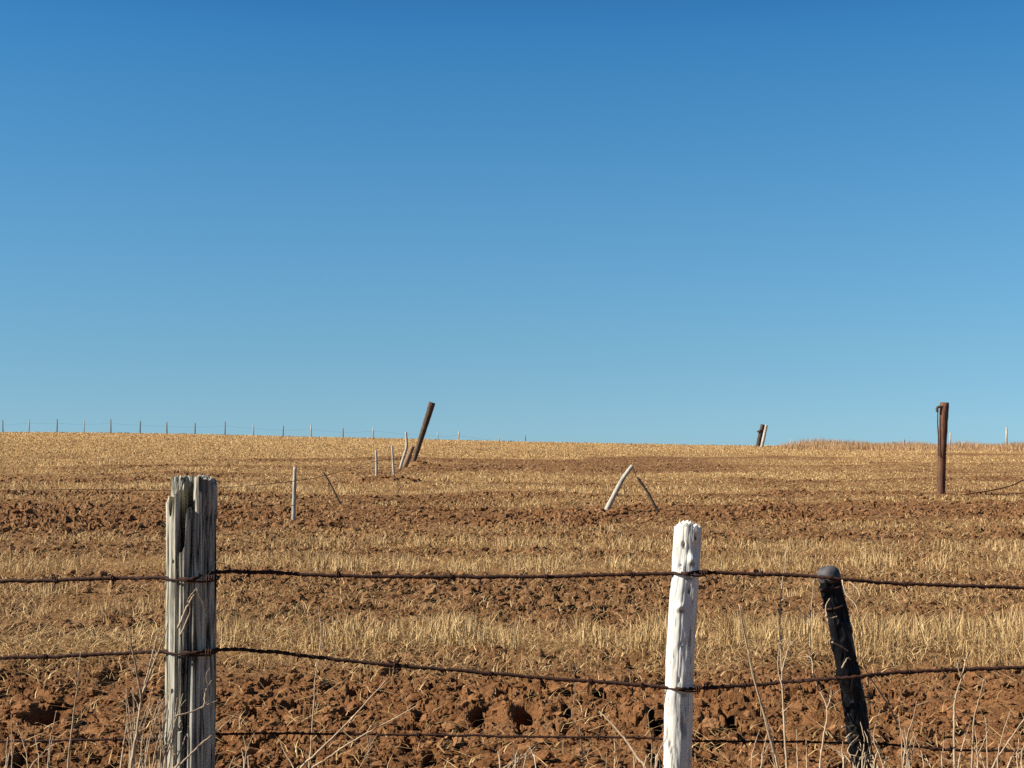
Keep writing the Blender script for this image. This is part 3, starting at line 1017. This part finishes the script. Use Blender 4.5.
# sagging wires of the broken fence
m = MB().tube(bez([at(-60, 492, D1 + 1.5), at(80, 489.5, D1 + 1), at(165, 490.5, D1 + .6), at(225, 487.5, D1 + .3), at(295, 481, D1 - .02), at(335, 473, D1 + 3), at(376, 461, D2 - .02), at(393, 459, D3 - .02), at(404, 456, D4 - .02)], 12), .004, 5)
tag(m.build('loose_wire', M_RUST, None, True, at(295, 481, D1)), 'sagging wire strung along the pale stakes of the broken fence', 'wire')
m = MB().tube(bez([at(952, 496, DR - .2), at(985, 491.5, DR - .3), at(1010, 486, DR - .3), at(1030, 477.5, DR - .2), at(1080, 462, DR)], 10), .012, 5)
tag(m.build('loose_wire', M_RUST, None, True, at(952, 496, DR)), 'dark loose wire rising to the right edge from the tall post foot', 'wire')
m = MB().tube(bez([at(985, 494.5, DR - .5), at(1010, 494, DR - .5), at(1040, 491, DR - .5)], 8), .009, 5)
tag(m.build('loose_wire', M_RUST, None, True, at(1010, 494, DR - .5)), 'dark wire lying almost flat below the rising loose wire', 'wire')


# ------------------------------------------------------------------ dry weeds along the near fence
def weed(label, stems, dep, twigs=0, group='dry weed stalks along the near fence', name='dry_weed'):
    """stems: lists of photo pixels from the foot up; each plant stands at its own depth near the fence"""
    d = FENCE_D + dep
    m = MB()
    first = None
    for st, w in stems:
        P = [at(px, py, d + .03 * i * (1 if len(st) % 2 else -1)) for i, (px, py) in enumerate(st)]
        if st[0][1] > 755:                              # rooted below the frame
            v = P[0] - P[1]
            gz = float(ground(P[0][0], P[0][1]))
            f = P[0] + v / max(1e-6, abs(v[2])) * max(0.02, P[0][2] - gz)
            f[0] = P[0][0] + (f[0] - P[0][0]) * .6; f[2] = gz - .02
            P = [f] + P
        path = bez(P, 9)
        path[1:-1] += rng.normal(0, .0006, (len(path) - 2, 3))
        r = np.linspace(w * 1.15, w * .4, len(path)) / K * .5
        m.tube(path, r, 6, True, .2)
        if first is None: first = path[0]
        for _ in range(twigs):
            i = random.randint(len(path) // 3, len(path) - 2)
            a = random.uniform(-1.3, 1.3); ln = random.uniform(.02, .07)
            e = path[i] + np.array([math.sin(a) * ln, random.uniform(-.02, .02), abs(math.cos(a)) * ln])
            m.tube(bez([path[i], (path[i] + e) / 2 + rng.normal(0, .005, 3), e], 4), np.linspace(r[i] * .7, .0006, 9), 5)
    o = m.build(name, M_STALK, None, True, first)
    return tag(o, label, 'weed', group)


weed('single tall pale stalk standing left of the branching weed', [([(68, 768), (73, 720), (77, 690), (81, 651)], 2.2)], -.15)
weed('low slanting stalk at the bottom left corner beside the single tall stalk', [([(28, 772), (40, 757), (52, 742)], 2.0)], -.1)
weed('branching forked weed just left of the thick grey post', [([(131, 768), (137, 730), (142, 697), (150, 665), (157, 636)], 3.0), ([(142, 700), (137, 672), (132, 648), (127, 621)], 2.2), ([(143, 694), (152, 668), (163, 640), (168, 622)], 1.8)], -.25, 3)
weed('short straight stalk between the tall stalk and the forked weed', [([(121, 768), (124, 742), (128, 714)], 2.4)], -.18)
st = []
for k in range(34):
    x0 = random.uniform(128, 176); h = random.uniform(30, 85); lean = random.uniform(-6, 22)
    st.append(([(x0, 768), (x0 + lean * .4, 768 - h * .5), (x0 + lean + random.uniform(-4, 4), 768 - h)], 1.5))
weed('bushy tuft of dry grass at the left foot of the grey post', st, -.2, 1, 'dry weed stalks along the near fence', 'dry_grass_tuft')
weed('bent stalk crossing in front of the foot of the grey post', [([(170, 776), (182, 763), (200, 745), (222, 727), (238, 712)], 2.2), ([(176, 716), (196, 710), (218, 700)], 1.6), ([(204, 706), (206, 690), (212, 680)], 1.2)], -.3, 1)
weed('dry twisted stem caught under the top wire on the grey post', [([(178, 628), (188, 605), (196, 592), (206, 578), (219, 556)], 2.2), ([(180, 636), (190, 612), (188, 600), (197, 588)], 1.6), ([(197, 590), (203, 604), (206, 617)], 1.2)], -.12)
weed('upright thin stalk right of the grey post reaching the middle wire', [([(309, 768), (311, 745), (314, 700), (315, 678), (319, 658)], 2.0), ([(319, 658), (321, 632), (318, 606)], 1.2)], .2, 1)
weed('long straight stalk slanting right up to the middle wire', [([(296, 776), (318, 752), (352, 718), (388, 678)], 2.6)], -.2)
weed('crooked stalk slanting low to the right of the long straight one', [([(306, 776), (325, 760), (345, 746), (367, 733), (395, 718), (418, 705)], 2.0), ([(367, 733), (369, 748), (366, 760)], 1.4), ([(366, 756), (374, 748)], 1.2)], -.15, 2)
weed('short pale twig standing right of the grey post foot', [([(294, 770), (286, 755), (278, 738)], 1.8)], .25)
weed('small bleached twig tangle low in the middle of the frame', [([(500, 772), (516, 762), (522, 755), (532, 759), (534, 764)], 1.8), ([(512, 770), (524, 756), (530, 748)], 1.5), ([(508, 768), (516, 762), (528, 768)], 1.5), ([(518, 768), (520, 754)], 1.2)], .3, 2)
weed('stout stalk leaning left, left of the white post', [([(648, 774), (639, 760), (627, 742), (612, 724), (599, 711)], 3.2)], -.1)
weed('thin dark upright stalk between the twig tangle and the white post', [([(584, 772), (582, 750), (580, 730), (579, 710)], 1.8), ([(580, 735), (572, 716), (575, 690), (571, 655)], 1.1)], .25, 2)
weed('row of small upright stalks by the foot of the white post', [([(615, 770), (615, 750), (614, 731)], 1.8), ([(651, 772), (652, 745), (648, 716), (654, 706)], 1.6), ([(606, 770), (607, 752)], 1.5), ([(660, 772), (659, 748)], 1.4)], .15, 1)
weed('tall pale double stalk leaning left, between white and black posts', [([(778, 772), (766, 722), (751, 666), (739, 604)], 3.0), ([(776, 772), (768, 726), (757, 690), (748, 650)], 2.0)], -.2)
weed('tallest thin stalk standing beside the leaning double stalk', [([(787, 772), (784, 722), (782, 674), (780, 610), (787, 548)], 2.4), ([(782, 672), (787, 652), (792, 640)], 1.5), ([(783, 690), (778, 668), (779, 645)], 1.3)], -.05, 3)
weed('forked grey stalk close to the left of the black post', [([(820, 772), (823, 740), (827, 709), (815, 680), (810, 650), (811, 610), (815, 575)], 2.0), ([(827, 709), (831, 696), (831, 688)], 1.5), ([(813, 674), (811, 658), (800, 657)], 1.2)], -.1, 2)
weed('dry stem hanging down to the right of the black post', [([(898, 724), (884, 698), (869, 676), (860, 655)], 1.8), ([(869, 676), (868, 690), (870, 704)], 1.3)], .1)
st = []
for k in range(20):
    x0 = random.uniform(838, 884); h = random.uniform(12, 70)
    st.append(([(x0, 768), (x0 + random.uniform(-12, 6), 768 - h * .5), (x0 + random.uniform(-22, 16), 768 - h)], 1.6))
weed('dry grass strands wrapped around the foot of the black post', st, -.06, 0, 'dry weed stalks along the near fence', 'dry_grass_tuft')
st = [([(842, 727), (850, 726), (862, 724)], 2.0), ([(846, 738), (854, 730), (862, 722)], 1.6), ([(846, 741), (856, 735), (866, 738)], 2.0), ([(850, 745), (858, 740), (868, 744)], 1.6),
       ]
weed('flat straw strands wound across the lower black post above its tuft', st, -.05, 0, 'straw caught on the black post', 'caught_straw')
st = [([(828, 622), (826, 606), (836, 590)], 1.6), ([(826, 616), (832, 618), (846, 612)], 1.8), ([(832, 642), (844, 648), (852, 655)], 1.6), ([(842, 668), (848, 658), (854, 664)], 1.6)]
weed('curled straw strands hanging on the upper black post under its cap', st[:2], -.05, 0, 'straw caught on the black post', 'caught_straw')
weed('straw strands caught at the middle of the black post by the wire', st[2:], -.05, 0, 'straw caught on the black post', 'caught_straw')
weed('forked stalk right of the black post foot', [([(909, 772), (907, 739), (913, 720), (917, 701)], 2.4), ([(907, 740), (912, 752), (910, 770)], 2.0), ([(903, 772), (905, 748), (902, 730)], 1.5)], -.1, 1)
weed('pair of tall grey stalks near the right edge', [([(955, 772), (954, 730), (955, 701), (962, 676), (968, 652)], 2.6), ([(972, 772), (974, 722), (979, 700), (984, 679)], 2.4), ([(958, 770), (964, 740), (966, 722)], 2.0)], -.15, 3)
weed('stalk slanting right out of the bottom right corner', [([(991, 772), (1003, 750), (1020, 725), (1040, 700)], 2.4), ([(1007, 770), (1016, 757), (1030, 745)], 2.4)], -.2)
weed('curled wiry weed hanging beside the cap of the black post', [([(842, 580), (846, 594), (855, 604), (858, 612)], 1.4), ([(850, 582), (858, 590), (859, 598), (852, 604)], 1.2), ([(864, 588), (868, 595), (873, 597)], 1.2)], -.05)

for lab, xa, xb, nn, hmax in (('thin tuft of dry grass in the bottom left corner', 2, 60, 10, 60), ('thin tuft of dry grass just right of the grey post foot', 216, 262, 7, 36),
                              ('low tuft of dry grass under the middle of the wires', 500, 540, 7, 24), ('low tuft of dry grass at the left foot of the white post', 618, 664, 8, 40),
                              ('dry grass tuft between the white and black posts', 745, 815, 9, 45), ('dry grass tuft beside the pair of tall grey stalks', 900, 960, 11, 55),
                              ('dry grass tuft in the bottom right corner', 975, 1024, 12, 60)):
    st = []
    for k in range(int(nn * .7)):
        x0 = random.uniform(xa, xb); h = random.uniform(14, hmax); lean = random.uniform(-16, 16)
        st.append(([(x0, 768), (x0 + lean * .3, 768 - h * .5), (x0 + lean, 768 - h)], 1.3))
    weed(lab, st, random.uniform(-.4, -.15), 0, 'dry weed stalks along the near fence', 'dry_grass_tuft')

# ------------------------------------------------------------------ sky and sun
SUN_AZ, SUN_EL = math.radians(78), math.radians(36)     # azimuth measured left of straight behind the camera
to_sun = Vector((-math.sin(SUN_AZ) * math.cos(SUN_EL), -math.cos(SUN_AZ) * math.cos(SUN_EL), math.sin(SUN_EL)))
sun = bpy.data.lights.new('sun', 'SUN')
sun.energy = 5.0
sun.angle = math.radians(.5)
sun.color = (1, .94, .84)
so = bpy.data.objects.new('sun', sun)
so.rotation_euler = to_sun.to_track_quat('Z', 'Y').to_euler()
COL.objects.link(so)

SKY_GRADE = [(0, (.54, .95, 1.50)), (.0281, (.56, .915, 1.30)), (.0562, (.615, .945, 1.17)), (.0912, (.644, 1.038, 1.212)), (.1295, (.664, 1.12, 1.268)),
             (.166, (.64, 1.174, 1.347)), (.2012, (.60, 1.20, 1.39)), (.2345, (.53, 1.21, 1.43)), (.2671, (.455, 1.19, 1.48)), (.302, (.36, 1.15, 1.54)),
             (.42, (.20, .62, .98)), (.6, (.15, .38, .6)), (1, (.15, .28, .42))]
w = bpy.data.worlds.new('World')
scene.world = w
w.use_nodes = True
nt = w.node_tree
sky = nt.nodes.new('ShaderNodeTexSky')
sky.sky_type = 'NISHITA'
sky.sun_disc = False
sky.sun_elevation = SUN_EL
sky.sun_rotation = math.atan2(to_sun.x, to_sun.y) % (2 * PI)
sky.altitude = 1500
sky.air_density = 1.0
sky.dust_density = 0.3
sky.ozone_density = 3.0
bg = nt.nodes['Background']
bg.inputs['Strength'].default_value = .0416
# sky graded by height: bluer low down, dimmed overhead to cut the fill light
geo = nt.nodes.new('ShaderNodeTexCoord')
sep = nt.nodes.new('ShaderNodeSeparateXYZ')
ramp = nt.nodes.new('ShaderNodeValToRGB')
nt.links.new(geo.outputs['Generated'], sep.inputs['Vector'])
nt.links.new(sep.outputs['Z'], ramp.inputs['Fac'])
e = ramp.color_ramp.elements
while len(e) > 1: e.remove(e[-1])
ramp.color_ramp.interpolation = 'B_SPLINE'
for i, (p, c) in enumerate(SKY_GRADE):
    k = e[0] if i == 0 else e.new(p)
    k.position = p; k.color = (c[0] * .5, c[1] * .5, c[2] * .5, 1)
mul = nt.nodes.new('ShaderNodeVectorMath'); mul.operation = 'MULTIPLY'
dbl = nt.nodes.new('ShaderNodeVectorMath'); dbl.operation = 'SCALE'; dbl.inputs['Scale'].default_value = 2.0
nt.links.new(sky.outputs['Color'], mul.inputs[0]); nt.links.new(ramp.outputs['Color'], mul.inputs[1])
nt.links.new(mul.outputs['Vector'], dbl.inputs[0]); nt.links.new(dbl.outputs['Vector'], bg.inputs['Color'])

scene.view_settings.view_transform = 'Standard'
scene.view_settings.look = 'None'
scene.view_settings.exposure = 1.0
scene.view_settings.gamma = 1
scene.cycles.use_denoising = False
scene.cycles.max_bounces = 5
